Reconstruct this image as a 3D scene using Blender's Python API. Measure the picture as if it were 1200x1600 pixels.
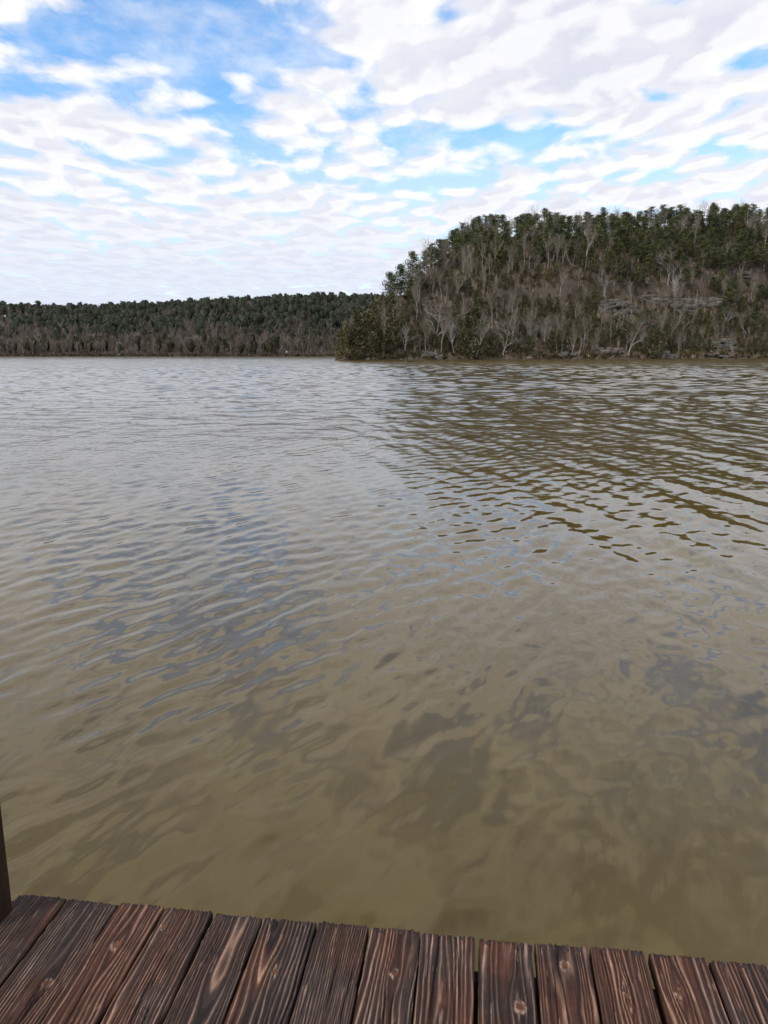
import bpy, math, random
import numpy as np

# ------------------------------------------------------------------ basics
scene = bpy.context.scene
for o in list(bpy.data.objects):
    bpy.data.objects.remove(o)
COL = scene.collection
RNG = np.random.default_rng(7)
random.seed(7)

# ------------------------------------------------------------------ camera
CAM_Z = 2.30                       # lens above the water
F = 1200.0                         # focal length in photo pixels (1200 x 1600)
PITCH = math.atan((800 - 552) / F)
cam_d = bpy.data.cameras.new("camera")
cam_d.sensor_fit = 'VERTICAL'
cam_d.sensor_height = 24.0
cam_d.lens = 24.0 * F / 1600.0
cam_d.clip_start = 0.05
cam_d.clip_end = 6000
cam = bpy.data.objects.new("camera", cam_d)
COL.objects.link(cam)
cam.location = (0, 0, CAM_Z)
cam.rotation_euler = (math.pi / 2 - PITCH, 0, 0)
scene.camera = cam

def ray(u, v):
    """direction in the world of a photo pixel"""
    a, b = (u - 600) / F, (v - 800) / F
    cp, sp = math.cos(PITCH), math.sin(PITCH)
    d = np.array([a, cp - b * sp, -sp - b * cp])
    return d / np.linalg.norm(d)

def on_plane(u, v, z):
    d = ray(u, v)
    t = (z - CAM_Z) / d[2]
    return np.array([d[0] * t, d[1] * t, z])

def project(P):
    P = np.atleast_2d(np.asarray(P, float)) - np.array([0, 0, CAM_Z])
    cp, sp = math.cos(PITCH), math.sin(PITCH)
    zc = P[:, 1] * cp - P[:, 2] * sp
    yc = -P[:, 1] * sp - P[:, 2] * cp
    return np.stack([600 + F * P[:, 0] / zc, 800 + F * yc / zc], 1)

# ------------------------------------------------------------------ sky, sun, exposure
SUN_EL, SUN_AZ = math.radians(38), math.radians(-128)     # azimuth from +Y towards +X: behind, over the left shoulder
world = bpy.data.worlds.new("World")
scene.world = world
world.use_nodes = True
wt = world.node_tree
wt.nodes.clear()

class NT:
    """small helper to write node trees"""
    def __init__(self, tree): self.t = tree
    def n(self, kind, **kw):
        nd = self.t.nodes.new(kind)
        for k, v in kw.items(): setattr(nd, k, v)
        return nd
    def link(self, a, b): self.t.links.new(a, b)
    def put(self, sock, v):
        if hasattr(v, 'is_linked') or isinstance(v, bpy.types.NodeSocket): self.link(v, sock)
        else: sock.default_value = v
    def math(self, op, a, b=0.0, c=None, clamp=False):
        nd = self.n('ShaderNodeMath', operation=op, use_clamp=clamp)
        self.put(nd.inputs[0], a); self.put(nd.inputs[1], b)
        if c is not None: self.put(nd.inputs[2], c)
        return nd.outputs[0]
    def vmath(self, op, a, b=None, s=None):
        nd = self.n('ShaderNodeVectorMath', operation=op)
        self.put(nd.inputs[0], a)
        if b is not None: self.put(nd.inputs[1], b)
        if s is not None: self.put(nd.inputs['Scale'], s)
        return nd.outputs['Value'] if op in ('DOT_PRODUCT', 'LENGTH') else nd.outputs[0]
    def noise(self, vec, scale, detail=3, rough=0.5, dist=0.0, lac=2.0, dim='3D'):
        nd = self.n('ShaderNodeTexNoise', noise_dimensions=dim)
        self.put(nd.inputs['Vector'], vec)
        nd.inputs['Scale'].default_value = scale
        nd.inputs['Detail'].default_value = detail
        nd.inputs['Roughness'].default_value = rough
        nd.inputs['Distortion'].default_value = dist
        nd.inputs['Lacunarity'].default_value = lac
        return nd.outputs['Fac']
    def mix(self, fac, a, b, blend='MIX'):
        nd = self.n('ShaderNodeMix', data_type='RGBA', blend_type=blend)
        self.put(nd.inputs[0], fac)
        for s, v in ((nd.inputs[6], a), (nd.inputs[7], b)):
            if isinstance(v, (tuple, list)): v = tuple(v) + ((1,) if len(v) == 3 else ())
            self.put(s, v)
        return nd.outputs[2]
    def ramp(self, x, lo, hi, a=0.0, b=1.0, smooth=True):
        nd = self.n('ShaderNodeMapRange', interpolation_type='SMOOTHSTEP' if smooth else 'LINEAR')
        self.put(nd.inputs[0], x)
        for i, v in enumerate((lo, hi, a, b)): self.put(nd.inputs[1 + i], v)
        return nd.outputs[0]

def build_sky():
    w = NT(wt)
    sky = w.n('ShaderNodeTexSky', sky_type='NISHITA', sun_disc=False)
    sky.sun_elevation = SUN_EL
    sky.sun_rotation = SUN_AZ
    sky.air_density = 1.0; sky.dust_density = 0.6; sky.ozone_density = 1.6
    tc = w.n('ShaderNodeTexCoord')
    sep = w.n('ShaderNodeSeparateXYZ'); w.link(tc.outputs['Generated'], sep.inputs[0])
    ZOFF = 0.055
    zz = w.math('ADD', w.math('MAXIMUM', sep.outputs[2], 0.0), ZOFF)
    comb = w.n('ShaderNodeCombineXYZ')
    w.link(w.math('DIVIDE', sep.outputs[0], zz), comb.inputs[0])
    w.link(w.math('DIVIDE', sep.outputs[1], zz), comb.inputs[1])
    p = comb.outputs[0]                                   # a point on the cloud layer
    def pp(u, v):
        d = ray(u, v); return d[:2] / (max(d[2], 0) + ZOFF)
    # soft warp so that puffs do not look like plain noise
    wn = w.n('ShaderNodeTexNoise', noise_dimensions='2D'); w.link(p, wn.inputs['Vector'])
    wn.inputs['Scale'].default_value = 2.3; wn.inputs['Detail'].default_value = 2
    warp = w.vmath('SCALE', w.vmath('SUBTRACT', wn.outputs['Color'], (.5, .5, .5)), s=0.16)
    q = w.vmath('ADD', p, warp)
    def density(vec):
        vec = w.vmath('MULTIPLY', vec, (1.0, .62, 1.0))
        big = w.noise(w.vmath('ADD', vec, (8.3, 6.4, 0)), 0.9, 2, .5, dim='2D')
        mid = w.noise(w.vmath('ADD', vec, (11.3, 4.1, 2)), 4.6, 7, .57, dim='2D')
        vo = w.n('ShaderNodeTexVoronoi', feature='SMOOTH_F1', voronoi_dimensions='2D')
        w.link(w.vmath('ADD', vec, (5.2, .4, 0)), vo.inputs['Vector'])
        vo.inputs['Scale'].default_value = 6.2; vo.inputs['Smoothness'].default_value = .5
        cell = w.math('SUBTRACT', .55, vo.outputs['Distance'])
        return w.math('ADD', w.math('MULTIPLY', cell, .36), w.math('ADD', w.math('MULTIPLY', big, .30), w.math('MULTIPLY', mid, .70)))
    d0 = density(q)
    # where this sky holds more or less cloud (positions on the layer)
    blobs = [(890, 75, 270, 95, .30), (1040, 150, 200, 60, .10), (640, 70, 90, 45, .08), (430, 135, 170, 40, .08), (100, 190, 160, 50, .10),
             (60, 25, 80, 30, .12), (190, 105, 120, 26, .10), (540, 45, 140, 22, .10), (660, 6, 90, 16, .08), (330, 8, 80, 14, .08),
             (190, 50, 120, 26, -0.40), (330, 55, 80, 38, -0.41), (250, 22, 150, 26, -0.21), (300, 90, 120, 20, -0.21), (810, 208, 85, 22, -0.36), (650, 212, 45, 16, -0.27),
             (1150, 92, 70, 20, -0.32), (545, 90, 40, 14, -0.27), (380, 240, 60, 12, -0.21), (680, 290, 80, 10, -0.21),
             (720, 22, 50, 12, -0.21), (455, 85, 60, 16, -0.23), (1050, 150, 40, 12, -0.23), (40, 140, 70, 18, -0.23), (330, 178, 70, 10, -0.19),
             (455, 35, 60, 30, -.20), (30, 58, 60, 16, -.17), (250, 132, 70, 14, -.17), (560, 150, 50, 12, -.13)]
    cov = 0.0
    for (u, v, ru, rv, s) in blobs:
        c = pp(u, v); ax = abs(pp(u + ru, v)[0] - c[0]); ay = abs(pp(u, v - rv)[1] - pp(u, v + rv)[1]) / 2
        dl = w.vmath('MULTIPLY', w.vmath('SUBTRACT', p, (c[0], c[1], 0)), (1 / ax, 1 / ay, 0))
        e = w.math('EXPONENT', w.math('MULTIPLY', w.vmath('DOT_PRODUCT', dl, dl), -.7))
        cov = w.math('MULTIPLY_ADD', e, s, cov)
    low = w.ramp(sep.outputs[2], .05, .36, .18, 0.0)      # the layer closes up towards the horizon
    d = w.math('ADD', w.math('ADD', w.math('ADD', d0, .055), cov), low)
    a = w.ramp(d, .40, .73)
    veil = w.ramp(w.noise(w.vmath('MULTIPLY', p, (1, .7, 1)), 3.1, 5, .6, dim='2D'), .36, .72, .08, .55)
    veil = w.math('MAXIMUM', veil, w.ramp(sep.outputs[2], .12, .32, .66, .0))
    a = w.math('MAXIMUM', a, veil)
    a = w.math('MAXIMUM', a, w.ramp(sep.outputs[2], .0, .20, .86, 0.0))
    # light on the puffs: sample the layer a little farther out
    d1 = density(w.vmath('ADD', w.vmath('SCALE', q, s=1.03), (.035, 0, 0)))
    rel = w.math('SUBTRACT', d1, d0)
    lit = w.ramp(rel, -.10, .09, 1.0, 0.0)
    thick = w.ramp(d, .60, .95)
    fine = w.noise(w.vmath('MULTIPLY', q, (1, .6, 1)), 11.0, 4, .55, dim='2D')
    sh = w.math('SUBTRACT', w.math('ADD', w.math('MULTIPLY', lit, .62), .42), w.math('MULTIPLY', thick, .38))
    sh = w.math('ADD', sh, w.math('MULTIPLY', w.math('SUBTRACT', fine, .5), .25), clamp=True)
    cloud = w.mix(sh, (.75, .77, .88), (1.06, 1.055, 1.065))
    hz = w.ramp(sep.outputs[2], .03, .22, .85, 0.0)
    cloud = w.mix(hz, cloud, (.73, .80, .95))
    bg1 = w.n('ShaderNodeBackground'); hs = w.n('ShaderNodeHueSaturation'); hs.inputs['Saturation'].default_value = 1.35; hs.inputs['Value'].default_value = 1.6
    w.link(sky.outputs[0], hs.inputs['Color']); w.link(hs.outputs[0], bg1.inputs[0]); bg1.inputs[1].default_value = .15
    bg2 = w.n('ShaderNodeBackground'); w.link(cloud, bg2.inputs[0]); bg2.inputs[1].default_value = 1.0
    mx = w.n('ShaderNodeMixShader'); w.link(a, mx.inputs[0]); w.link(bg1.outputs[0], mx.inputs[1]); w.link(bg2.outputs[0], mx.inputs[2])
    out = w.n('ShaderNodeOutputWorld'); w.link(mx.outputs[0], out.inputs[0])
build_sky()

sun_d = bpy.data.lights.new("sun", 'SUN')
sun_d.energy = 1.5
sun_d.angle = math.radians(10)
sun_d.color = (1.0, .94, .86)
sun = bpy.data.objects.new("sun", sun_d)
COL.objects.link(sun)
from mathutils import Vector, Matrix
sd = Vector((math.sin(SUN_AZ) * math.cos(SUN_EL), math.cos(SUN_AZ) * math.cos(SUN_EL), math.sin(SUN_EL)))
sun.rotation_euler = sd.to_track_quat('Z', 'Y').to_euler()
sun.location = (0, 0, 60)

vs = scene.view_settings
vs.view_transform = 'Standard'; vs.look = 'None'; vs.gamma = 1.0; vs.use_curve_mapping = False
vs.exposure = 0.0
scene.render.engine = 'CYCLES'
scene.cycles.max_bounces = 5
scene.cycles.diffuse_bounces = 2
scene.cycles.glossy_bounces = 3
scene.cycles.transparent_max_bounces = 4

# ------------------------------------------------------------------ helpers
def tag(o, label=None, cat=None, group=None, kind=None):
    if label: o["label"] = label
    if cat: o["category"] = cat
    if group: o["group"] = group
    if kind: o["kind"] = kind
    return o

def mesh_np(name, verts, faces, mat=None, col=None, smooth=False, attrs=None):
    """verts (N,3); faces: array (M,k) or list of such arrays; col (N,3) linear colours"""
    me = bpy.data.meshes.new(name)
    verts = np.asarray(verts, np.float32)
    fl = [np.asarray(f, np.int32) for f in (faces if isinstance(faces, list) else [faces]) if len(f)]
    loops = np.concatenate([f.ravel() for f in fl])
    tot = np.concatenate([np.full(len(f), f.shape[1], np.int32) for f in fl])
    start = np.concatenate([[0], np.cumsum(tot)[:-1]]).astype(np.int32)
    me.vertices.add(len(verts)); me.vertices.foreach_set("co", verts.ravel())
    me.loops.add(len(loops)); me.loops.foreach_set("vertex_index", loops)
    me.polygons.add(len(tot)); me.polygons.foreach_set("loop_start", start); me.polygons.foreach_set("loop_total", tot)
    if smooth: me.polygons.foreach_set("use_smooth", np.ones(len(tot), bool))
    me.update(calc_edges=True)
    if col is not None:
        at = me.color_attributes.new("Col", 'FLOAT_COLOR', 'POINT')
        c4 = np.ones((len(verts), 4), np.float32); c4[:, :3] = col
        at.data.foreach_set("color", c4.ravel())
    for k, v in (attrs or {}).items():
        at = me.attributes.new(k, 'FLOAT', 'POINT'); at.data.foreach_set("value", np.asarray(v, np.float32))
    if mat: me.materials.append(mat)
    return me

def obj(name, me, parent=None, loc=(0, 0, 0)):
    o = bpy.data.objects.new(name, me); COL.objects.link(o)
    o.location = loc
    if parent: o.parent = parent
    return o

def empty(name, loc=(0, 0, 0), rz=0.0, sc=1.0):
    o = bpy.data.objects.new(name, None); COL.objects.link(o)
    o.location = loc; o.rotation_euler = (0, 0, rz); o.scale = (sc, sc, sc)
    o.empty_display_size = .2
    return o

class Geo:
    """collects verts/faces pieces with per-vertex colours"""
    def __init__(self): self.v, self.f, self.c, self.n = [], {}, [], 0
    def add(self, v, f, c=None):
        v = np.asarray(v, float); f = np.asarray(f, int)
        self.f.setdefault(f.shape[1], []).append(f + self.n)
        self.v.append(v); self.n += len(v)
        if c is None: c = (1, 1, 1)
        c = np.asarray(c, float)
        self.c.append(np.broadcast_to(c, (len(v), 3)) if c.ndim == 1 else c)
    def mesh(self, name, mat, smooth=False):
        return mesh_np(name, np.concatenate(self.v), [np.concatenate(f) for f in self.f.values()], mat, np.concatenate(self.c), smooth)

def tube(path, radii, n=5, cap=True):
    path = np.asarray(path, float); radii = np.asarray(radii, float)
    m = len(path)
    d = np.gradient(path, axis=0); d /= np.linalg.norm(d, axis=1)[:, None] + 1e-9
    ref = np.array([1.0, .2, .1]) if abs(d[0][0]) < .8 else np.array([0, 1.0, .2])
    a = np.cross(d, ref); a /= np.linalg.norm(a, axis=1)[:, None] + 1e-9
    b = np.cross(d, a)
    th = np.linspace(0, 2 * np.pi, n, endpoint=False)
    ring = a[:, None] * np.cos(th)[None, :, None] + b[:, None] * np.sin(th)[None, :, None]
    v = (path[:, None] + ring * radii[:, None, None]).reshape(-1, 3)
    i = np.arange(m - 1)[:, None] * n; j = np.arange(n)[None]; k = (j + 1) % n
    f = np.stack([i + j, i + k, i + n + k, i + n + j], -1).reshape(-1, 4)
    return v, f

def cards(P, size, rng, flat=0.0, aspect=1.0):
    """one small randomly turned leaf-clump quad at each point"""
    n = len(P)
    nrm = rng.normal(size=(n, 3)); nrm[:, 2] += flat * np.sign(nrm[:, 2] + .3)
    nrm /= np.linalg.norm(nrm, axis=1)[:, None]
    t = np.cross(nrm, rng.normal(size=(n, 3))); t /= np.linalg.norm(t, axis=1)[:, None] + 1e-9
    b = np.cross(nrm, t)
    s = np.asarray(size) * rng.uniform(.6, 1.35, n)
    s = s[:, None] / 2
    j = rng.uniform(.55, 1.25, (4, n, 1))
    q = np.stack([P - t * s * j[0], P + b * s * aspect * j[1], P + t * s * j[2], P - b * s * aspect * j[3]], 1)
    v = q.reshape(-1, 3)
    f = np.arange(4 * n).reshape(n, 4)
    return v, f

# value noise in numpy (for terrain, timber and the placing of things)
_perm = np.random.default_rng(3).random((256, 256))
def vnoise(x, y):
    xi, yi = np.floor(x).astype(int), np.floor(y).astype(int)
    fx, fy = x - xi, y - yi
    fx = fx * fx * (3 - 2 * fx); fy = fy * fy * (3 - 2 * fy)
    g = lambda i, j: _perm[i & 255, j & 255]
    return (g(xi, yi) * (1 - fx) + g(xi + 1, yi) * fx) * (1 - fy) + (g(xi, yi + 1) * (1 - fx) + g(xi + 1, yi + 1) * fx) * fy
def fbm(x, y, o=4, r=.5):
    s, a, t = 0, 1, 0
    for i in range(o):
        s = s + a * vnoise(x * 2 ** i + 17.3 * i, y * 2 ** i + 5.1 * i); t += a; a *= r
    return s / t
def sstep(a, b, x):
    t = np.clip((x - a) / (b - a), 0, 1); return t * t * (3 - 2 * t)

# ------------------------------------------------------------------ materials
def new_mat(name):
    m = bpy.data.materials.new(name); m.use_nodes = True
    t = NT(m.node_tree)
    b = m.node_tree.nodes['Principled BSDF']
    return m, t, b

def foliage_mat(name, base, var=.35):
    """leaf colour: the clump's own tint (mesh attribute) and each tree's own tone"""
    m, t, b = new_mat(name)
    at = t.n('ShaderNodeAttribute', attribute_name='Col')
    oi = t.n('ShaderNodeObjectInfo')
    k = t.math('MULTIPLY_ADD', oi.outputs['Random'], var, 1 - var / 2)
    c = t.mix(1.0, at.outputs['Color'], base, 'MULTIPLY')
    warm = t.mix(oi.outputs['Random'], (1.0, 1.0, 1.0), (1.22, 1.0, .78))
    c = t.mix(1.0, c, warm, 'MULTIPLY')
    c = t.vmath('SCALE', c, s=k)
    t.link(c, b.inputs['Base Color'])
    b.inputs['Roughness'].default_value = .7
    b.inputs['Specular IOR Level'].default_value = .25
    return m

def bark_mat(name, base, dark, scale=3.0):
    m, t, b = new_mat(name)
    tc = t.n('ShaderNodeTexCoord'); oi = t.n('ShaderNodeObjectInfo')
    n = t.noise(t.vmath('MULTIPLY', tc.outputs['Object'], (1, 1, .35)), scale, 4, .6)
    c = t.mix(t.ramp(n, .35, .65), dark, base)
    c = t.vmath('SCALE', c, s=t.math('MULTIPLY_ADD', oi.outputs['Random'], .5, .75))
    t.link(c, b.inputs['Base Color'])
    b.inputs['Roughness'].default_value = .85
    b.inputs['Specular IOR Level'].default_value = .2
    return m

M_PINE = foliage_mat("pine_needles", (.108, .132, .056))
M_CEDAR = foliage_mat("cedar_foliage", (.090, .092, .042))
M_BROWN = foliage_mat("dry_brush", (.17, .135, .11))
M_FAR = foliage_mat("far_woodland", (1, 1, 1), .0)
M_PBARK = bark_mat("pine_bark", (.19, .145, .12), (.07, .05, .04))
M_BARE = bark_mat("grey_bark", (.46, .42, .365), (.25, .215, .18), 1.2)
M_TWIG = bark_mat("twig_bark", (.33, .285, .215), (.21, .175, .13), .8)
M_WHITE = bark_mat("white_bark", (.45, .42, .365), (.28, .25, .21), .9)

def ground_mat():
    m, t, b = new_mat("leaf_litter")
    g = t.n('ShaderNodeNewGeometry')
    n1 = t.noise(g.outputs['Position'], .05, 5, .6)
    n2 = t.noise(g.outputs['Position'], .7, 5, .65)
    c = t.mix(t.ramp(n1, .35, .65), (.085, .062, .046), (.125, .098, .070))
    c = t.mix(t.ramp(n2, .5, .75), c, (.075, .072, .04))
    t.link(c, b.inputs['Base Color']); b.inputs['Roughness'].default_value = .95
    b.inputs['Specular IOR Level'].default_value = .1
    bp = t.n('ShaderNodeBump'); bp.inputs['Strength'].default_value = .8; bp.inputs['Distance'].default_value = .4
    t.link(n2, bp.inputs['Height']); t.link(bp.outputs[0], b.inputs['Normal'])
    return m
M_GROUND = ground_mat()

def rock_mat():
    m, t, b = new_mat("limestone")
    g = t.n('ShaderNodeNewGeometry'); oi = t.n('ShaderNodeObjectInfo')
    n1 = t.noise(t.vmath('MULTIPLY', g.outputs['Position'], (1, 1, 3.5)), .55, 5, .65)
    n2 = t.noise(g.outputs['Position'], 2.2, 4, .6)
    c = t.mix(t.ramp(n1, .38, .62), (.075, .066, .05), (.175, .155, .12))
    c = t.mix(t.ramp(n2, .55, .75), c, (.07, .068, .05))
    c = t.vmath('SCALE', c, s=t.math('MULTIPLY_ADD', oi.outputs['Random'], .5, .75))
    t.link(c, b.inputs['Base Color']); b.inputs['Roughness'].default_value = .9
    bp = t.n('ShaderNodeBump'); bp.inputs['Strength'].default_value = .6; bp.inputs['Distance'].default_value = .25
    t.link(n2, bp.inputs['Height']); t.link(bp.outputs[0], b.inputs['Normal'])
    return m
M_ROCK = rock_mat()

def water_mat():
    m, t, b = new_mat("muddy_lake_water")
    g = t.n('ShaderNodeNewGeometry')
    n = t.noise(g.outputs['Position'], .35, 4, .55)
    c = t.mix(t.ramp(n, .3, .7), (.100, .064, .010), (.126, .082, .014))
    t.link(c, b.inputs['Base Color'])
    b.inputs['IOR'].default_value = 1.43
    at = t.n('ShaderNodeAttribute', attribute_name='rough')
    t.link(at.outputs['Fac'], b.inputs['Roughness'])
    # small ripples that the sheet itself is too coarse to carry
    rot = t.n('ShaderNodeMapping'); t.link(g.outputs['Position'], rot.inputs[0])
    rot.inputs['Rotation'].default_value = (0, 0, math.radians(27))
    r1 = t.noise(t.vmath('MULTIPLY', rot.outputs[0], (1.0, .26, 1.0)), 6.5, 4, .55, .25)
    r3 = t.noise(t.vmath('MULTIPLY', g.outputs['Position'], (.8, 1.0, 1)), 3.2, 4, .58, .2)
    at3 = t.n('ShaderNodeAttribute', attribute_name='chop')
    r4 = t.noise(t.vmath('MULTIPLY', rot.outputs[0], (1.0, .6, 1.0)), 9.0, 3, .55, .2)
    rip = t.math('ADD', t.math('MULTIPLY', r3, .011), t.math('MULTIPLY', r4, .0065))
    hgt = t.math('ADD', t.math('MULTIPLY', r1, .0014), t.math('MULTIPLY', rip, at3.outputs['Fac']))
    bp = t.n('ShaderNodeBump'); bp.inputs['Strength'].default_value = 1.0; bp.inputs['Distance'].default_value = 1.0
    t.link(hgt, bp.inputs['Height']); t.link(bp.outputs[0], b.inputs['Normal'])
    return m
M_WATER = water_mat()

# ------------------------------------------------------------------ lake
def build_lake():
    rng = np.random.default_rng(11)
    comps = []
    # wind ripples: crests run about 27 degrees to the right of straight out
    for lam in np.geomspace(.05, .46, 56):
        th = math.radians(27) + rng.normal(0, .28)
        comps.append((lam, th, .0112 * rng.uniform(.6, 1.3), 0, rng.uniform(0, 6.28)))
    # slow swell of a boat's wash: crests run nearly straight out
    for lam in np.geomspace(.4, 2.4, 14):
        th = math.radians(-5) + rng.normal(0, .22)
        comps.append((lam, th, .0115 * rng.uniform(.6, 1.2), 1, rng.uniform(0, 6.28)))
    # crossing chop
    for lam in np.geomspace(.09, .75, 36):
        th = rng.uniform(0, math.pi)
        comps.append((lam, th, .0085 * rng.uniform(.6, 1.2), 2, rng.uniform(0, 6.28)))
    # open water farther out: wind chop coming down the lake
    for lam in np.geomspace(.35, 3.4, 52):
        th = math.radians(90) + rng.normal(0, .60)
        comps.append((lam, th, .0180 * rng.uniform(.7, 1.2), 3, rng.uniform(0, 6.28)))
    def sheet(ys, NX, w0, w1):
        s = np.linspace(-1, 1, NX)
        X = s[None] * (w0 + w1 * np.maximum(ys, 0))[:, None]
        Y = np.repeat(ys[:, None], NX, 1)
        dy = np.gradient(ys)[:, None]; dx = (X[:, 1] - X[:, 0])[:, None]
        Z = np.zeros_like(X)
        gA = (.55 + .9 * fbm(X * .10 + 3, Y * .05 + 9, 3)) * (.55 + .45 * sstep(2.5, 8, Y - .6 * X)) * (.45 + .55 * sstep(1.5, 6, Y))
        gB = (.35 + 1.2 * sstep(-6, 10, X + 2 * (fbm(X * .2, Y * .1, 2) - .5) * 8)) * (.2 + .8 * sstep(3, 10, Y))
        gC = (.4 + 1.1 * fbm(X * .3 + 40, Y * .2 + 2, 3)) * (.25 + .75 * sstep(3, 10, Y))
        gD = sstep(9, 55, Y) * (1 + .8 * sstep(40, 130, Y)) * (.6 + .8 * fbm(X * .03 + 1, Y * .01 + 5, 3))
        for lam, th, slope, kind, p0 in comps:
            k = 2 * math.pi / lam
            nx, ny = math.cos(th), -math.sin(th)           # across the crest
            A = slope / k * 1.414
            lod = np.clip((lam / (abs(nx) * dx + abs(ny) * dy + 1e-6) - 2.4) / 1.4, 0, 1)
            rows = np.where(lod[:, 0] > 0)[0]
            if not len(rows): continue
            r = slice(rows[0], rows[-1] + 1)
            Xr, Yr = X[r], Y[r]
            ph = k * (nx * Xr + ny * Yr) + p0 + 1.8 * vnoise(Xr * .4 / lam ** .5 + lam * 31, Yr * .4 / lam ** .5 + lam * 7)
            Z[r] += A * lod[r] * (gA, gB, gC, gD)[kind][r] * (np.sin(ph) + .2 * np.cos(2 * ph))
        return X, Y, Z
    ys = [-1.0]
    while ys[-1] < 42: ys.append(ys[-1] + .017 + .0050 * max(ys[-1], 0))
    yb = [ys[-1]]
    while yb[-1] < 660: yb.append(yb[-1] + .18 + .0010 * yb[-1])
    yback = np.linspace(-40, -1, 14)
    V, Fq, n0 = [], [], 0
    for yy, NX, w0, w1 in ((yback, 60, 60, .62), (np.array(ys), 780, 5.5, .62), (np.array(yb), 250, 5.5, .62)):
        X, Y, Z = sheet(yy, NX, w0, w1)
        V.append(np.stack([X, Y, Z], -1).reshape(-1, 3))
        i = n0 + np.arange(len(yy) - 1)[:, None] * NX + np.arange(NX - 1)[None]
        Fq.append(np.stack([i, i + 1, i + NX + 1, i + NX], -1).reshape(-1, 4)); n0 += X.size
    # the lake goes on to both sides of the finely rippled part
    yl = np.concatenate([np.array([-40., -1.]), np.geomspace(1, 662, 30)])
    for sg in (-1, 1):
        e0 = np.where(yl <= -1, 60 if True else 0, 5.5 + .62 * np.maximum(yl, 0)) - .02
        P0 = np.stack([sg * e0, yl, yl * 0 - .004], 1); P1 = np.stack([sg * (e0 + 900), yl, yl * 0 - .004], 1)
        V.append(np.concatenate([P0, P1])); m = len(yl); j = n0 + np.arange(m - 1)
        q = np.stack([j, j + m, j + m + 1, j + 1], 1); Fq.append(q if sg > 0 else q[:, ::-1]); n0 += 2 * m
    V = np.concatenate(V); Fq = np.concatenate(Fq)
    dist = np.hypot(V[:, 0], V[:, 1])
    rough = .02 + .15 * sstep(25, 200, dist)
    side_n = 4 * len(yl)
    rough[-side_n:] = .27
    chop = sstep(5, 22, dist - .35 * V[:, 0]) * (1 - .6 * sstep(40, 120, dist))
    me = mesh_np("lake_water", V, Fq, M_WATER, None, True, {"rough": rough, "chop": chop})
    o = obj("lake_water", me)
    tag(o, "muddy olive brown lake water rippled by a light breeze", kind="structure")
build_lake()

# ------------------------------------------------------------------ terrain
TIP = np.array([-12.0, 268.0]); SH = np.array([.914, .405]); INL = np.array([-.405, .914])
RS = np.array([-60, 0, 20, 45, 75, 110, 150, 200, 260, 340, 460.])
RH = np.array([3, 11, 22, 53, 54, 49, 59, 62, 70, 77, 80.])
def near_h(x, y):
    s = (x - TIP[0]) * SH[0] + (y - TIP[1]) * SH[1]
    t = (x - TIP[0]) * INL[0] + (y - TIP[1]) * INL[1]
    t = t + 5 * (fbm(s * .03 + 5, s * 0 + 2.2, 3) - .5) * 2
    end = (s - .43 * t) * 1.35 + 6                           # the point's far side runs back from the tip
    d = np.minimum(t, end)
    d = np.where((t > 0) & (end > 0), d, np.minimum(t, end))
    R = np.interp(s + .25 * np.clip(t, 0, 100), RS, RH)
    prof = np.where(d > 0, 1.0 * sstep(-20, 96, d) - sstep(-20, 96, np.zeros_like(d)), 0)
    prof = prof / (1 - sstep(-20, 96, np.zeros(1)))
    bank = np.clip(d, -6, .9) * .55
    h = bank + R * prof
    h = h + np.where(d > 4, 1, 0) * (fbm(x * .06, y * .06, 3) - .5) * 5 * sstep(4, 25, d)
    # ledge: a step in the slope where the limestone shows
    step = 4.5 * sstep(70, 110, s) * (sstep(38, 43, d) - sstep(43, 75, d))
    h = h + step
    back = sstep(170, 300, t)
    return np.maximum(h - back * 20, -4), d, s, t

def grid_land(name, xs, ys, hf, label):
    X, Y = np.meshgrid(xs, ys)
    H = hf(X, Y)
    nx, ny = len(xs), len(ys)
    V = np.stack([X, Y, H], -1).reshape(-1, 3)
    i = np.arange(ny - 1)[:, None] * nx + np.arange(nx - 1)[None]
    Fq = np.stack([i, i + 1, i + nx + 1, i + nx], -1).reshape(-1, 4)
    keep = (H.ravel()[Fq] > -3.9).any(1)
    o = obj(name, mesh_np(name, V, Fq[keep], M_GROUND, None, True))
    tag(o, label, kind="structure")
    return o
grid_land("near_hill", np.arange(-60, 520, 2.8), np.arange(240, 720, 2.8), lambda x, y: near_h(x, y)[0],
          "steep wooded hill ending in a point on the lake")

FX = np.array([-900, -420, -330, -285, -250, -180, -100, -20, 60, 200, 500, 900.])
FH = np.array([40, 40, 39, 37, 39, 42, 43, 43, 41, 39, 37, 36.])
def far_h(x, y):
    shore = 602 + 10 * (fbm(x * .012 + 3, x * 0 + .7, 3) - .5) * 2 + .00012 * (x + 100) ** 2
    d = y - shore
    R = np.interp(x, FX, FH) + 9 * (fbm(x * .010 + 2, x * 0 + 3.3, 3) - .5)
    prof = (sstep(-40, 200, d) - sstep(-40, 200, np.zeros(1))) / (1 - sstep(-40, 200, np.zeros(1)))
    h = np.clip(d, -4, .8) * .6 + np.where(d > 0, R * prof, 0) + (fbm(x * .02, y * .02, 3) - .5) * 9 * sstep(10, 60, d)
    return np.maximum(h, -3.5), d
grid_land("far_hill", np.arange(-1500, 1500, 8.0), np.concatenate([np.arange(570, 900, 5.0), np.arange(900, 2600, 50.0)]), lambda x, y: far_h(x, y)[0],
          "low wooded ridge along the far shore of the lake")

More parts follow.
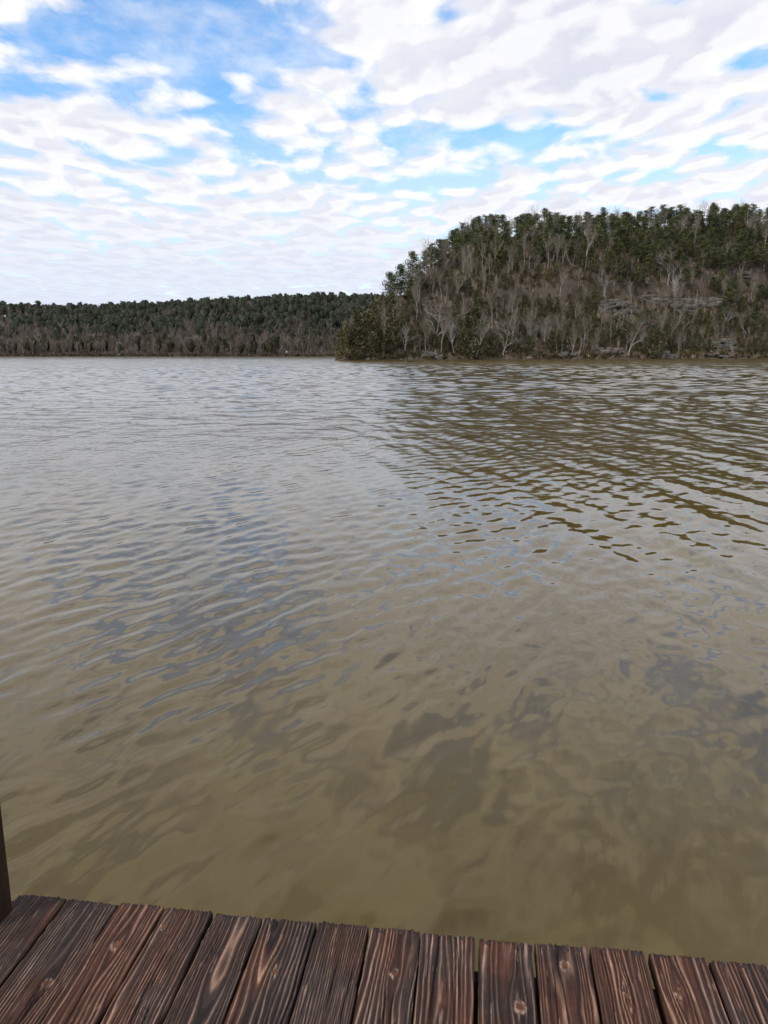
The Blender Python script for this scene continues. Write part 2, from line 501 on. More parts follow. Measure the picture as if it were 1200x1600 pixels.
def hit(u, v, hf=lambda x, y: near_h(x, y)[0], t0=180, t1=900):
    """where the line of sight of a photo pixel meets the land"""
    d = ray(u, v)
    t = np.arange(t0, t1, .5)
    P = np.array([0, 0, CAM_Z])[None] + t[:, None] * d[None]
    under = P[:, 2] < hf(P[:, 0], P[:, 1])
    k = int(np.argmax(under))
    return P[k] if under.any() else None

# ------------------------------------------------------------------ dock
DECK_Z = .88
E0, E1 = on_plane(45, 1397, DECK_Z), on_plane(1200, 1505, DECK_Z)
EX = (E1 - E0) / np.linalg.norm(E1 - E0)                 # along the dock's front edge
EB = np.array([EX[1], -EX[0], 0.0])                       # along the boards, back towards the viewer

def timber_mat(name, tint=(1, 1, 1)):
    m, t, b = new_mat(name)
    at = t.n('ShaderNodeAttribute', attribute_name='Col')
    tc = t.n('ShaderNodeTexCoord')
    n = t.noise(t.vmath('MULTIPLY', tc.outputs['Object'], (1, .055, 1)), 300, 3, .65)
    n2 = t.noise(tc.outputs['Object'], 60, 4, .65)
    c = t.mix(1.0, at.outputs['Color'], (1.27, 1.0, .82), 'MULTIPLY')
    k = t.math('MULTIPLY', t.ramp(n, .32, .68, .58, 1.42, False), t.ramp(n2, .25, .75, .82, 1.18, False))
    c = t.vmath('SCALE', c, s=k)
    t.link(c, b.inputs['Base Color'])
    b.inputs['Roughness'].default_value = .72
    b.inputs['Specular IOR Level'].default_value = .28
    bp = t.n('ShaderNodeBump'); bp.inputs['Strength'].default_value = .6; bp.inputs['Distance'].default_value = .0016
    t.link(n, bp.inputs['Height']); t.link(bp.outputs[0], b.inputs['Normal'])
    return m
M_TIMBER = timber_mat("weathered_timber")

def nail_mat():
    m, t, b = new_mat("rusty_nail")
    tc = t.n('ShaderNodeTexCoord')
    n = t.noise(tc.outputs['Object'], 300, 3, .6)
    t.link(t.mix(n, (.02, .016, .015), (.09, .05, .035)), b.inputs['Base Color'])
    b.inputs['Metallic'].default_value = .4; b.inputs['Roughness'].default_value = .6
    return m
M_NAIL = nail_mat()

def lerp3(a, b, t): return np.asarray(a) * (1 - t[..., None]) + np.asarray(b) * t[..., None]

def grain(U, V, w, k, knots, ring, center, red, grey, light):
    """height (m) and colour of old decking; U across, V along from the weathered end"""
    rng = np.random.default_rng(100 + k)
    o = rng.uniform(0, 90, 6)
    uu = U + .0105 * (fbm(U * 16 + o[0], V * 4.2 + o[1], 3) - .5) * 2 + .0012 * (fbm(U * 150 + o[2], V * 9, 2) - .5)
    knot_in = np.zeros_like(U); knot_r = np.zeros_like(U); near = np.zeros_like(U)
    for (ku, kv, kr) in knots:
        du, dv = U - ku, (V - kv)
        e = np.sqrt(du ** 2 + (dv * .38) ** 2)
        push = kr * 1.0 * np.exp(-(e / (kr * 2.1)) ** 2)
        uu = uu - push * np.tanh(du / (kr * .35))
        r = np.sqrt(du ** 2 + (dv * .8) ** 2) * (1 + .35 * (fbm(np.arctan2(dv, du) * 1.3 + o[3], U * 0 + kv * 50, 3) - .5))
        knot_in = np.maximum(knot_in, 1 - sstep(kr * .8, kr * 1.0, r))
        near = np.maximum(near, np.exp(-((r - kr) / (kr * .28)) ** 2))
        knot_r = np.where(r < kr * 1.1, r, knot_r)
    # growth rings cut lengthwise; the heart side is wide, the edges are close
    x = (uu - center * w)
    depth = .020 + .018 * V + .01 * (fbm(V * 2 + o[4], U * 0, 2) - .5)
    R = np.sqrt(x ** 2 + depth ** 2)
    ph = R / ring + 2.2 * (fbm(R * 45 + o[1], V * .6 + o[2], 2) - .5) + .8 * (fbm(U * 30 + o[5], V * 5, 2) - .5)
    fr = ph - np.floor(ph)
    late = np.exp(-((fr - .62) / np.where(fr > .62, .09, .14)) ** 2)               # hard latewood stands proud
    rid = np.floor(ph)
    tone = vnoise(rid * 3.7 + o[0], V * 2.5 + o[1])        # each ring has its own tone
    late_a = late * (.05 + 1.35 * tone ** 1.3) * (.55 + .9 * fbm(U * 60, V * 14 + o[2], 2))
    kn = np.exp(-((knot_r / .0042) % 1 - .5) ** 2 / .05)
    hgt = .0033 * late - .0012 * (fbm(U * 60 + o[1], V * 12, 3) - .5)
    hgt = hgt * (1 - knot_in) + knot_in * (.0020 + .0009 * kn)
    hgt += .0018 * near
    # cracks along the grain
    crack = np.zeros_like(U)
    for c in range(rng.integers(2, 5)):
        cu = rng.uniform(.08, .92) * w; v0 = rng.uniform(-.1, .4); L = rng.uniform(.12, .5)
        line = np.abs(uu - cu - .004 * np.sin(V * 9 + c * 2)) / (.0011 + .0009 * rng.random())
        crack = np.maximum(crack, np.exp(-line ** 2) * sstep(v0, v0 + .05, V) * (1 - sstep(v0 + L - .08, v0 + L, V)))
    hgt -= .006 * crack
    # colour: brown heart, grey weathering, pale hard ridges
    worn = fbm(U * 14 + o[3], V * 4.5 + o[4], 4)
    patch = sstep(.36, .66, fbm(U * 9 + o[5], V * 2.2 + o[0], 3) + (red - .5) * .5)
    base = lerp3((.034, .023, .019), (.066, .031, .019), patch)
    gk = sstep(.42, .68, worn + (grey - .5) * .5)
    base = lerp3(base, np.broadcast_to((.042, .034, .031), base.shape), gk * .75)
    ridge = lerp3((.33, .23, .165), (.35, .285, .235), gk)
    c = base * (1 - np.clip(late_a * light, 0, 1))[..., None] + ridge * np.clip(late_a * light, 0, 1)[..., None]
    groove = np.exp(-((fr - .12) / .16) ** 2) * (.5 + .5 * tone)
    c = c * (1 - .72 * groove)[..., None]
    stain = sstep(.56, .74, fbm(U * 7 + o[2], V * 5 + o[3], 4))
    c = c * (1 - .35 * stain)[..., None]
    kc = lerp3((.055, .028, .016), (.17, .085, .04), kn)
    c = c * (1 - knot_in)[..., None] + kc * knot_in[..., None]
    pale = near * sstep(.48, .66, fbm(U * 160, V * 90 + o[5], 3)) * .75
    c = lerp3(c, np.broadcast_to((.36, .31, .26), c.shape), pale)
    spl = sstep(.78, .86, fbm(U * 210 + o[1], V * 11 + o[2], 3)) * .55      # bleached splinters
    c = lerp3(c, np.broadcast_to((.34, .28, .24), c.shape), spl)
    c = c * (1 - .75 * crack)[..., None]
    return hgt, c

dock = empty("boat_dock", tuple(E0))
tag(dock, "weathered brown plank dock at the water's edge with a square post", "dock")
rotz = math.atan2(EX[1], EX[0])
dock.rotation_euler = (0, 0, rotz)
# gaps between boards, read where they meet the front edge
def edge_s(u):
    v = 1397 + (u - 45) * .0935
    return float(np.dot(on_plane(u, v, DECK_Z) - E0, EX))
GAPS = [-150, -58, 24, 106, 187, 258, 335, 412, 497, 578, 659, 745, 833, 920, 1010, 1105, 1200, 1296]
GAPW = {258: .007, 335: .009, 412: .006, 497: .005, 578: .006, 745: .0095, 833: .007, 920: .006, 1010: .013, 106: .005, 187: .003, 659: .004, 1105: .007}
KN = [(73, 1535, .011), (183, 1477, .012), (257, 1448, .009), (617, 1522, .010), (883, 1511, .011), (980, 1557, .009), (813, 1574, .013), (1063, 1552, .011),
      (430, 1520, .008), (322, 1452, .006)]
NOTCH = {2: 1}
prev = None
board_rng = np.random.default_rng(5)
nail_th = np.linspace(0, 2 * np.pi, 9, endpoint=False)
nv_ = [(0.0, 0.0, .0016)] + [(.0034 * math.cos(a), .0034 * math.sin(a), .0012) for a in nail_th] + [(.0044 * math.cos(a), .0044 * math.sin(a), -.003) for a in nail_th]
nf3 = [(0, 1 + i, 1 + (i + 1) % 9) for i in range(9)]
nf4 = [(1 + i, 10 + i, 10 + (i + 1) % 9, 1 + (i + 1) % 9) for i in range(9)]
nail_me = mesh_np("nail", nv_, [np.array(nf3), np.array(nf4)], M_NAIL)
STYLE = {  # ring spacing, heart position, redness, greyness, ridge lightness
    0: (.0072, .3, .3, .6, .5), 1: (.0072, 1.3, .45, .35, .55), 2: (.0072, -.4, .40, .45, .6), 3: (.0066, .55, .40, .45, .75), 4: (.0125, 1.35, .85, .25, 1.15),
    5: (.0075, -.2, .45, .40, .95), 6: (.0078, .6, .25, .65, .75), 7: (.0100, .3, .45, .60, .9), 8: (.0056, 1.5, .35, .60, .75), 9: (.0125, -.5, .62, .40, 1.05),
    10: (.0135, -.3, .88, .30, 1.2), 11: (.0125, .5, .80, .35, 1.0), 12: (.0115, .45, .88, .40, .8), 13: (.0090, 1.4, .6, .45, .95), 14: (.0135, -.6, .8, .35, 1.1),
    15: (.0115, 1.2, .65, .45, 1.0), 16: (.010, .5, .6, .5, .9)}
for k in range(len(GAPS) - 1):
    s0 = edge_s(GAPS[k]) + GAPW.get(GAPS[k], .005) / 2
    s1 = edge_s(GAPS[k + 1]) - GAPW.get(GAPS[k + 1], .005) / 2
    w = s1 - s0
    rng = np.random.default_rng(40 + k)
    endj = rng.uniform(-.004, .005)
    if k == 1: endj = .028
    if k == 0: endj = .05
    nu = max(60, int(w / .0018))
    u = np.linspace(0, w, nu)
    vv = np.concatenate([np.linspace(0, .54, 140), np.linspace(.56, 2.4, 14)])
    U, V = np.meshgrid(u, vv)
    kn = []
    for (pu, pv, kr) in KN:
        P = on_plane(pu, pv, DECK_Z) - E0
        ks, kb = float(np.dot(P, EX)), float(np.dot(P, EB))
        if s0 - .004 < ks < s1 + .004: kn.append((ks - s0, kb, kr))
    ring, cen, red, grey, light = STYLE.get(k, (.006, .5, .5, .5, .8))
    hgt, c = grain(U, V, w, k, kn, ring, cen, red, grey, light)
    # frayed end and worn, split long edges
    fray = .0062 * (fbm(u * 260 + k * 9, u * 0 + 1.5, 3) - .5) * 2 + .002 * (fbm(u * 30 + k * 5, u * 0 + 7, 2) - .5) * 2
    if k == 2: fray = fray + .040 * (1 - sstep(.006, .018, u)) + .006 * (1 - sstep(.02, .03, u))
    endw = (1 - sstep(0, .05, V))
    VV = V + (endj + fray)[None] * endw
    ed = np.minimum(U, w - U)
    hgt = hgt - .0035 * (1 - sstep(0, .005, ed)) ** 2 - .004 * (1 - sstep(0, .006, V)) ** 2 * (.4 + fbm(U * 200, V * 0 + k, 2))
    c = c * (1 - .45 * (1 - sstep(0, .018, V)))[..., None]
    UU = U + np.where(U < w / 2, 1, -1) * .0016 * (fbm(V * 24 + k, U * 0 + np.where(U < w / 2, 3.3, 8.1), 3) - .3) * np.exp(-ed / .004)
    tilt = rng.uniform(-.012, .012); lift = rng.uniform(-.002, .002)
    Zt = hgt + lift + tilt * (U - w / 2) - .10 * (U - w / 2) ** 2 * (1 if k % 2 else -1)
    nV = len(vv)
    top = np.stack([UU + s0, -VV, Zt], -1).reshape(-1, 3)
    idx = np.arange(nV * nu).reshape(nV, nu)
    Fq = np.stack([idx[:-1, :-1], idx[1:, :-1], idx[1:, 1:], idx[:-1, 1:]], -1).reshape(-1, 4)
    per = np.concatenate([idx[0, :], idx[1:, -1], idx[-1, -2::-1], idx[-2:0:-1, 0]])
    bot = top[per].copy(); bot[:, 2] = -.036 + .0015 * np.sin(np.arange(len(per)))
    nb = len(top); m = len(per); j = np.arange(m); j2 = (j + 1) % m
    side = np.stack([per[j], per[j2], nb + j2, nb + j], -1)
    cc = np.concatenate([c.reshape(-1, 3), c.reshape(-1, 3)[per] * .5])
    V3 = np.concatenate([top, bot])
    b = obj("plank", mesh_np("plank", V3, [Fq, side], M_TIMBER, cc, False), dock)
    me = b.data
    sm = np.zeros(len(me.polygons), bool); sm[:len(Fq)] = True
    me.polygons.foreach_set("use_smooth", sm)
    if k >= 2:
        for nu_ in ([.2, .8] if k % 3 else [.22, .62, .84]):
            nx = s0 + w * (nu_ + rng.uniform(-.06, .06)); ny = -(endj + .014 + rng.uniform(-.003, .006))
            nl = obj("nail", nail_me, b, (nx, ny, float(Zt[4, int(np.clip((nx - s0) / w * nu, 0, nu - 1))]) + .0005))
            nl.scale = (1.9, 1.9, 1.5); nl.rotation_euler = (rng.uniform(-.2, .2), rng.uniform(-.2, .2), rng.uniform(0, 6))

def timber_box(name, x0, x1, y0, y1, z0, z1, parent, base=(.075, .052, .04), seed=0, long_axis=2, chamfer=.004):
    """sawn timber with worn, wavy arrises, long grain and checks"""
    dims = np.array([x1 - x0, y1 - y0, z1 - z0]); o = [a for a in range(3) if a != long_axis]
    L = dims[long_axis]; A, B = dims[o[0]], dims[o[1]]
    nl = int(max(20, L / .012)); n_side = 22
    per = []
    for a, bb, ca, cb in ((0, 0, 1, 0), (1, 0, 0, 1), (1, 1, -1, 0), (0, 1, 0, -1)):
        for i in range(n_side):
            f = i / n_side
            per.append((a + ca * f, bb + cb * f))
    per = np.array(per)
    rr = np.array([min(abs(p[0]), abs(1 - p[0])) * A + min(abs(p[1]), abs(1 - p[1])) * B for p in per])
    t = np.linspace(0, L, nl)
    S = np.arange(len(per)) * (A + B) * 2 / len(per)
    T, SS = np.meshgrid(t, S, indexing='ij')
    g = fbm(SS * 160 + seed, T * 4 + seed * 3, 3)
    inset = .0032 * (g - .35) + .004 * np.exp(-rr / .004)[None] + .006 * np.exp(-((SS - (A * .6 + .006 * fbm(T * 5, T * 0, 2))) / .0016) ** 2)
    ctr = np.array([.5, .5])
    dirn = (per - ctr); dirn = dirn / np.abs(dirn).max(1)[:, None] * .5
    pa = (ctr[0] + dirn[:, 0])[None] * A - inset * np.sign(dirn[:, 0])[None] * (np.abs(dirn[:, 0]) > .45)[None]
    pb = (ctr[1] + dirn[:, 1])[None] * B - inset * np.sign(dirn[:, 1])[None] * (np.abs(dirn[:, 1]) > .45)[None]
    Vv = np.zeros(T.shape + (3,))
    Vv[..., o[0]] = pa + (x0, y0, z0)[o[0]]; Vv[..., o[1]] = pb + (x0, y0, z0)[o[1]]; Vv[..., long_axis] = T + (x0, y0, z0)[long_axis]
    n = len(per)
    i = np.arange(nl - 1)[:, None] * n; j = np.arange(n)[None]; k2 = (j + 1) % n
    Fq = np.stack([i + j, i + k2, i + n + k2, i + n + j], -1).reshape(-1, 4)
    c = np.asarray(base)[None, None] * (.55 + .9 * g)[..., None] * (.75 + .5 * fbm(SS * 20 + 9, T * 3, 3))[..., None]
    ends = np.stack([np.arange(n)[::-1], np.arange(n) + (nl - 1) * n])
    return obj(name, mesh_np(name, Vv.reshape(-1, 3), [Fq, ends], M_TIMBER, c.reshape(-1, 3), False), parent)

L0, L1 = edge_s(GAPS[0]), edge_s(GAPS[-1])
timber_box("rim_joist", L0, L1, -.105, -.060, -.25, -.042, dock, (.03, .022, .018), 3, 0)
for bx in (-.95, -1.75):
    timber_box("joist", L0, L1, bx, bx + .045, -.25, -.042, dock, (.03, .022, .018), 6, 0)
for px in (-.06, 1.35):
    timber_box("pile", px - .05, px + .05, -.26, -.16, -2.6, -.045, dock, (.045, .036, .028), 8, 2)
# the roof post at the corner: foot on the rim of the dock
PB = on_plane(22, 1417, DECK_Z) - E0
ps, pb_ = float(np.dot(PB, EX)), float(np.dot(PB, EB))
timber_box("post", ps - .092, ps, -pb_ - .092, -pb_, -.9, 2.3, dock, (.026, .015, .008), 12, 2)

# ------------------------------------------------------------------ trees: a few of each kind, then copies
def pine(seed, H=18.0, spread=3.9, base=.42):
    rng = np.random.default_rng(seed)
    tr, cr = Geo(), Geo()
    bend = rng.normal(0, .5, 2)
    zs = np.linspace(0, H, 9)
    path = np.stack([bend[0] * (zs / H) ** 2, bend[1] * (zs / H) ** 2, zs], 1)
    v, f = tube(path, .23 * (1 - zs / H) ** .8 + .025, 6); tr.add(v, f)
    nb = rng.integers(42, 50)
    for i in range(nb):
        fz = base + (1 - base) * ((i + rng.uniform(0, 1)) / nb) ** .9
        z = fz * H
        rel = (fz - base) / (1 - base)
        L = spread * (math.sin(min(1, rel * 2.2 + .25) * math.pi / 2)) * (1 - rel ** 2.2 * .8) * rng.uniform(.55, 1.15)
        a = rng.uniform(0, 2 * math.pi)
        d = np.array([math.cos(a), math.sin(a), rng.uniform(.0, .45)])
        p0 = np.array([np.interp(z, zs, path[:, 0]), np.interp(z, zs, path[:, 1]), z])
        p1 = p0 + d * L
        pm = (p0 + p1) / 2 - np.array([0, 0, .12 * L])
        v, f = tube([p0, pm, p1], [.07, .045, .015], 3); tr.add(v, f)
        for c in range(3):
            q = p0 + d * L * (1 - .34 * c) + rng.normal(0, .18, 3)
            n = rng.integers(13, 19)
            P = q + rng.normal(0, 1, (n, 3)) * np.array([.6, .6, .34])
            tone = rng.uniform(.65, 1.35)
            vv, ff = cards(P, .60, rng, .7, .75)
            cc = np.repeat((tone * rng.uniform(.8, 1.25, (n, 1)) * np.array([[1, 1, 1]]) * rng.uniform(.9, 1.12, (n, 3))), 4, 0)
            cr.add(vv, ff, cc)
    return tr.mesh("pine_trunk", M_PBARK), cr.mesh("pine_crown", M_PINE)

def cedar(seed, H=10.0, R=2.3):
    rng = np.random.default_rng(seed)
    tr, cr = Geo(), Geo()
    zs = np.linspace(0, H * .9, 5)
    v, f = tube(np.stack([0 * zs, 0 * zs, zs], 1), .16 * (1 - zs / H) + .02, 5); tr.add(v, f)
    k1, k2 = rng.uniform(0, 6, 2)
    for i in range(105):
        fz = rng.uniform(0.03, 1) ** .85
        a = rng.uniform(0, 2 * math.pi)
        prof = (1 - fz) ** .42 * (.6 + .4 * min(1, fz * 4)) * (1 + .25 * math.sin(a * 2 + k1) + .22 * math.sin(fz * 8 + k2 + a * 1.5))
        r = R * prof * rng.uniform(.55, 1.05)
        q = np.array([math.cos(a) * r, math.sin(a) * r, fz * H])
        n = rng.integers(9, 14)
        P = q + rng.normal(0, 1, (n, 3)) * np.array([.32, .32, .5])
        tone = rng.uniform(.6, 1.35)
        vv, ff = cards(P, .50, rng, 0, 1.2)
        cr.add(vv, ff, np.repeat(tone * rng.uniform(.8, 1.2, (n, 1)) * rng.uniform(.92, 1.1, (n, 3)), 4, 0))
    return tr.mesh("cedar_trunk", M_PBARK), cr.mesh("cedar_crown", M_CEDAR)

def bare(seed, H=13.0, fork=.35, spread=.5, r0=.24, twigs=True, bark=None, gnarl=.12, twmat=None):
    rng = np.random.default_rng(seed)
    tr, cr = Geo(), Geo()
    def limb(p, d, L, r, lev):
        n = 5 if lev < 2 else 3
        pts = [p]; dd = d
        for i in range(n - 1):
            dd = dd + rng.normal(0, gnarl, 3) + np.array([0, 0, .05])
            dd /= np.linalg.norm(dd)
            pts.append(pts[-1] + dd * L / (n - 1))
        pts = np.array(pts)
        rad = np.linspace(r, r * .5, n)
        v, f = tube(pts, rad, 6 if lev == 0 else (4 if lev == 1 else 3))
        (tr if lev == 0 else cr).add(v, f)
        if lev >= (4 if twigs else 3): return
        kids = {0: rng.integers(6, 9), 1: 4, 2: 4, 3: 3}[lev]
        for c in range(kids):
            s = rng.uniform(fork if lev == 0 else .3, 1.0) if c else 1.0
            q = np.array([np.interp(s, np.linspace(0, 1, n), pts[:, a]) for a in range(3)])
            az = rng.uniform(0, 2 * math.pi)
            out = np.array([math.cos(az), math.sin(az), 0])
            k = spread * rng.uniform(.6, 1.5)
            nd = dd * (1 - .25 * k) + out * k + np.array([0, 0, .25]); nd /= np.linalg.norm(nd)
            limb(q, nd, L * (rng.uniform(.38, .62) if lev == 0 else rng.uniform(.5, .75)), max(r * (1 - .45 * s) * .6, .016), lev + 1)
    limb(np.zeros(3), np.array([rng.normal(0, .05), rng.normal(0, .05), 1.0]), H * .62, r0, 0)
    return tr.mesh("bare_trunk", bark or M_BARE), cr.mesh("bare_branches", twmat or M_TWIG)

PINES = [pine(i, 18, s_, b) for i, (b, s_) in enumerate(((.22, 4.1), (.34, 3.8), (.28, 4.4), (.18, 4.3), (.40, 3.9), (.25, 4.6)))]
PINES += [pine(30, 17, 4.2, .30), pine(31, 16, 3.9, .36)]
CEDARS = [cedar(50 + i, 10, r) for i, r in enumerate((2.4, 3.0, 2.1, 2.8, 3.9))]
BARES = [bare(170 + i, 13, f, s, .17) for i, (f, s) in enumerate(((.55, .26), (.45, .34), (.62, .22), (.5, .4), (.4, .3)))]
BARES += [bare(70 + i, 13, f, s) for i, (f, s) in enumerate(((.4, .45), (.5, .35), (.3, .55), (.55, .3), (.35, .5), (.45, .4), (.6, .28)))]
WHITES = [bare(90, 14, .30, .65, .30, True, M_WHITE, .2, M_WHITE), bare(91, 12, .35, .7, .26, True, M_WHITE, .22, M_WHITE),
          bare(92, 12, .5, .45, .22, True, M_WHITE, .14, M_WHITE), bare(93, 11, .25, .6, .27, True, M_BARE, .16, M_BARE)]
PART = {"pine_tree": ("trunk", "crown"), "cedar_tree": ("trunk", "crown"), "bare_tree": ("trunk", "branches")}
def plant(name, meshes, p, sc, rz, label, group=None, zs=1.0, lean=(0, 0)):
    e = empty(name, (p[0], p[1], p[2] - .25), rz)
    e.scale = (sc, sc, sc * zs)
    e.rotation_euler = (lean[0], lean[1], rz)
    tag(e, label, "tree", group)
    for nm, me in zip(PART[name], meshes):
        o = bpy.data.objects.new(nm, me); COL.objects.link(o); o.parent = e
    return e

# -------- rock ledges on the slope and the shore
def slab(rng, L, W, T):
    """a bedded limestone block: uneven plan, cracked edge"""
    n = 9
    a = np.sort(rng.uniform(0, 2 * math.pi, n)) if False else np.linspace(0, 2 * math.pi, n, endpoint=False) + rng.uniform(-.25, .25, n)
    q = np.stack([np.sign(np.cos(a)) * np.abs(np.cos(a)) ** .55 * L / 2, np.sign(np.sin(a)) * np.abs(np.sin(a)) ** .55 * W / 2], 1) * rng.uniform(.82, 1.1, (n, 1))
    up = np.concatenate([q * rng.uniform(.90, 1.0, (n, 1)), (T / 2 + rng.uniform(-.12, .12, (n, 1)) * T)], 1)
    mid = np.concatenate([q * 1.04, rng.uniform(-.1, .2, (n, 1)) * T], 1)
    dn = np.concatenate([q * rng.uniform(.85, 1.0, (n, 1)), np.full((n, 1), -T / 2)], 1)
    v = np.concatenate([up, mid, dn]); j = np.arange(n); j2 = (j + 1) % n
    f4 = np.concatenate([np.stack([j, n + j, n + j2, j2], 1), np.stack([n + j, 2 * n + j, 2 * n + j2, n + j2], 1)])
    return v, [f4, np.arange(n)[None]]
ROCKS = [mesh_np("rock_slab", *slab(np.random.default_rng(i), 1, 1, 1), M_ROCK) for i in range(8)]

def ledge(u0, u1, v0, v1, label, cols, rows, seed, hf=None, jit=.25, t0=180):
    rng = np.random.default_rng(seed)
    hf = hf or (lambda x, y: near_h(x, y)[0])
    base = hit((u0 + u1) / 2, v1, hf, t0)
    e = empty("rock_ledge", tuple(base)); tag(e, label, "rock ledge")
    mpp = base[1] / F
    Wd = (u1 - u0) * mpp / cols; Hd = (v1 - v0) * mpp / rows
    for r in range(rows):
        for c in range(cols):
            if rng.random() < .3: continue
            x = base[0] + (c + .5 - cols / 2 + rng.uniform(-.35, .35)) * Wd
            z = base[2] + (r + .4) * Hd
            y = base[1] + r * Hd * .35 + rng.uniform(-.5, .5)
            g = hf(np.array([x]), np.array([y]))[0]
            o = obj("rock", ROCKS[rng.integers(8)], e)
            o.location = (x - base[0], y - base[1], (max(z, g) if rows > 2 else g + .3 * Hd + r * Hd * .7) - base[2] + rng.uniform(-.12, .12))
            o.scale = (Wd * rng.uniform(1.0, 2.6), 3.2 * rng.uniform(.8, 1.3), Hd * rng.uniform(.7, 1.5))
            o.rotation_euler = (rng.normal(0, .05), rng.normal(0, .05), rng.normal(0, jit))
LEDGES = []
def L(*a, **k): LEDGES.append((a[0], a[1], a[2], a[3])); ledge(*a, **k)
L(936, 986, 468, 492, "pinkish grey broken limestone ledges below the ridge above the white forked tree", 6, 6, 1)
L(996, 1044, 461, 476, "long low limestone shelf on the slope between the two bigger outcrops", 6, 3, 2)
L(1055, 1084, 468, 494, "squarest yellowish limestone outcrop halfway up the wooded slope", 4, 6, 3)
L(1088, 1124, 466, 480, "yellowish limestone shelf just right of the square outcrop", 5, 3, 4)
L(1160, 1198, 440, 447, "highest limestone ledge, at the photo's right edge", 4, 2, 5)
L(1118, 1146, 530, 546, "mossy stepped boulders above the waterline near the right edge", 4, 4, 6)
L(1140, 1162, 544, 552, "pale slabs lying by the water near the right edge", 3, 2, 7)
L(1105, 1135, 552, 559, "low pale rock shelf at the waterline below the mossy boulders", 5, 2, 8)
L(880, 905, 548, 559, "brown rubble bank at the waterline left of the white forked tree", 5, 2, 9)
L(930, 970, 543, 556, "broken tan rocks on the bank beside the white forked tree", 6, 3, 10)
L(1020, 1050, 550, 559, "brown stones on the bank right of the white forked tree", 5, 2, 11)
L(655, 705, 553, 561, "low brown stony bank under the trees near the point", 7, 2, 12)
farf = lambda x, y: far_h(x, y)[0]
ledge(183, 190, 536, 556, "pale upright rock face on the far shore beside a dark gap", 2, 5, 13, farf, t0=500)
ledge(100, 112, 540, 549, "small pale rock outcrop on the far shore near its low end", 3, 3, 14, farf, t0=500)
wb = hit(448, 551, farf, 500)
o = obj("boulder", ROCKS[2].copy()); o.location = (wb[0], wb[1], wb[2] + .5); o.scale = (1.5, 1.3, 1.4)
mw, t_, b_ = new_mat("white_stone"); g_ = t_.n('ShaderNodeNewGeometry')
t_.link(t_.mix(t_.noise(g_.outputs['Position'], 2, 3), (.6, .59, .56), (.85, .84, .8)), b_.inputs['Base Color'])
o.data.materials.clear(); o.data.materials.append(mw)
tag(o, "small bright white boulder among brush on the far shore", "boulder")

# -------- trees one can single out in the photograph (foot pixel, height in photo pixels)
HERO = [
 ("bare_tree", WHITES[0], 982, 556, 70, "white forked bare tree at the waterline, tallest below the rock ledges"),
 ("bare_tree", WHITES[1], 1043, 446, 58, "white bare tree high on the slope under the pines, above the low shelf"),
 ("bare_tree", WHITES[3], 1060, 550, 34, "small pale round crowned bare tree by the water right of the white forked tree"),
 ("bare_tree", WHITES[1], 1132, 520, 40, "whitish flat topped bare tree above the mossy boulders"),
 ("bare_tree", WHITES[2], 946, 470, 46, "whitish bare tree standing above the pinkish broken ledges"),
 ("bare_tree", WHITES[2], 1056, 480, 62, "crooked pale bare tree rising beside the square outcrop"),
 ("bare_tree", WHITES[2], 1082, 492, 34, "leaning pale bare tree against the square outcrop's face"),
 ("bare_tree", WHITES[3], 632, 554, 50, "pinkish forked bare tree in front of dark cedars near the point"),
 ("bare_tree", WHITES[2], 711, 554, 60, "pale twin stemmed bare tree on the stony bank near the point"),
 ("bare_tree", WHITES[0], 678, 545, 76, "tall whitish bare tree with dead side limbs near the point"),
 ("bare_tree", WHITES[2], 744, 560, 66, "straight pale bare trunk at the water beside a dark cedar"),
 ("bare_tree", WHITES[0], 786, 558, 62, "grey bare tree leaning over the water midway along the shore"),
 ("bare_tree", WHITES[3], 823, 546, 64, "pale green grey V shaped bare tree on the lower slope"),
 ("bare_tree", WHITES[3], 850, 540, 50, "spreading pale grey bare tree just right of the V shaped one"),
 ("bare_tree", WHITES[3], 578, 558, 40, "short pale twin trunks in front of the point's olive cedars"),
 ("bare_tree", WHITES[3], 556, 540, 68, "arching yellowish grey bare tree leaning out from the very tip of the point"),
 ("bare_tree", BARES[7], 598, 545, 85, "tall grey many branched bare tree behind the point's first cedars"),
 ("bare_tree", BARES[5], 914, 420, 75, "large reddish grey bare tree among the pines below the ridge notch"),
 ("bare_tree", BARES[9], 1192, 400, 62, "bare tree standing out against pines at the right edge"),
 ("bare_tree", BARES[10], 690, 470, 60, "pale slender bare tree under the first ridge pines"),
 ("cedar_tree", CEDARS[4], 541, 561, 52, "rounded olive cedar at the very tip of the point"),
 ("cedar_tree", CEDARS[0], 560, 560, 74, "tall olive cedar behind the tip of the point"),
 ("cedar_tree", CEDARS[0], 612, 560, 62, "dark narrow cedar at the water left of the pinkish forked tree"),
 ("cedar_tree", CEDARS[3], 738, 561, 78, "dark cedar at the water beside the straight pale trunk"),
 ("cedar_tree", CEDARS[4], 1022, 560, 52, "broad dark cedar at the waterline right of the white forked tree"),
 ("cedar_tree", CEDARS[1], 970, 452, 44, "round dark cedar on the slope above the pinkish ledges"),
 ("cedar_tree", CEDARS[3], 577, 556, 66, "dense cedar at the water just right of the tip's tall cedar"),
 ("cedar_tree", CEDARS[2], 588, 535, 62, "narrow cedar on the point's shoulder behind the short twin trunks"),
 ("cedar_tree", CEDARS[1], 598, 512, 48, "highest cedar on the point's shoulder, under the first layered pine"),
 ("pine_tree", PINES[6], 610, 492, 66, "leftmost layered pine of the skyline above the point"),
 ("pine_tree", PINES[7], 626, 478, 68, "second layered pine of the skyline above the point"),
 ("pine_tree", PINES[6], 645, 458, 64, "third layered pine of the skyline above the point"),
]
taken = []
hr = np.random.default_rng(21)
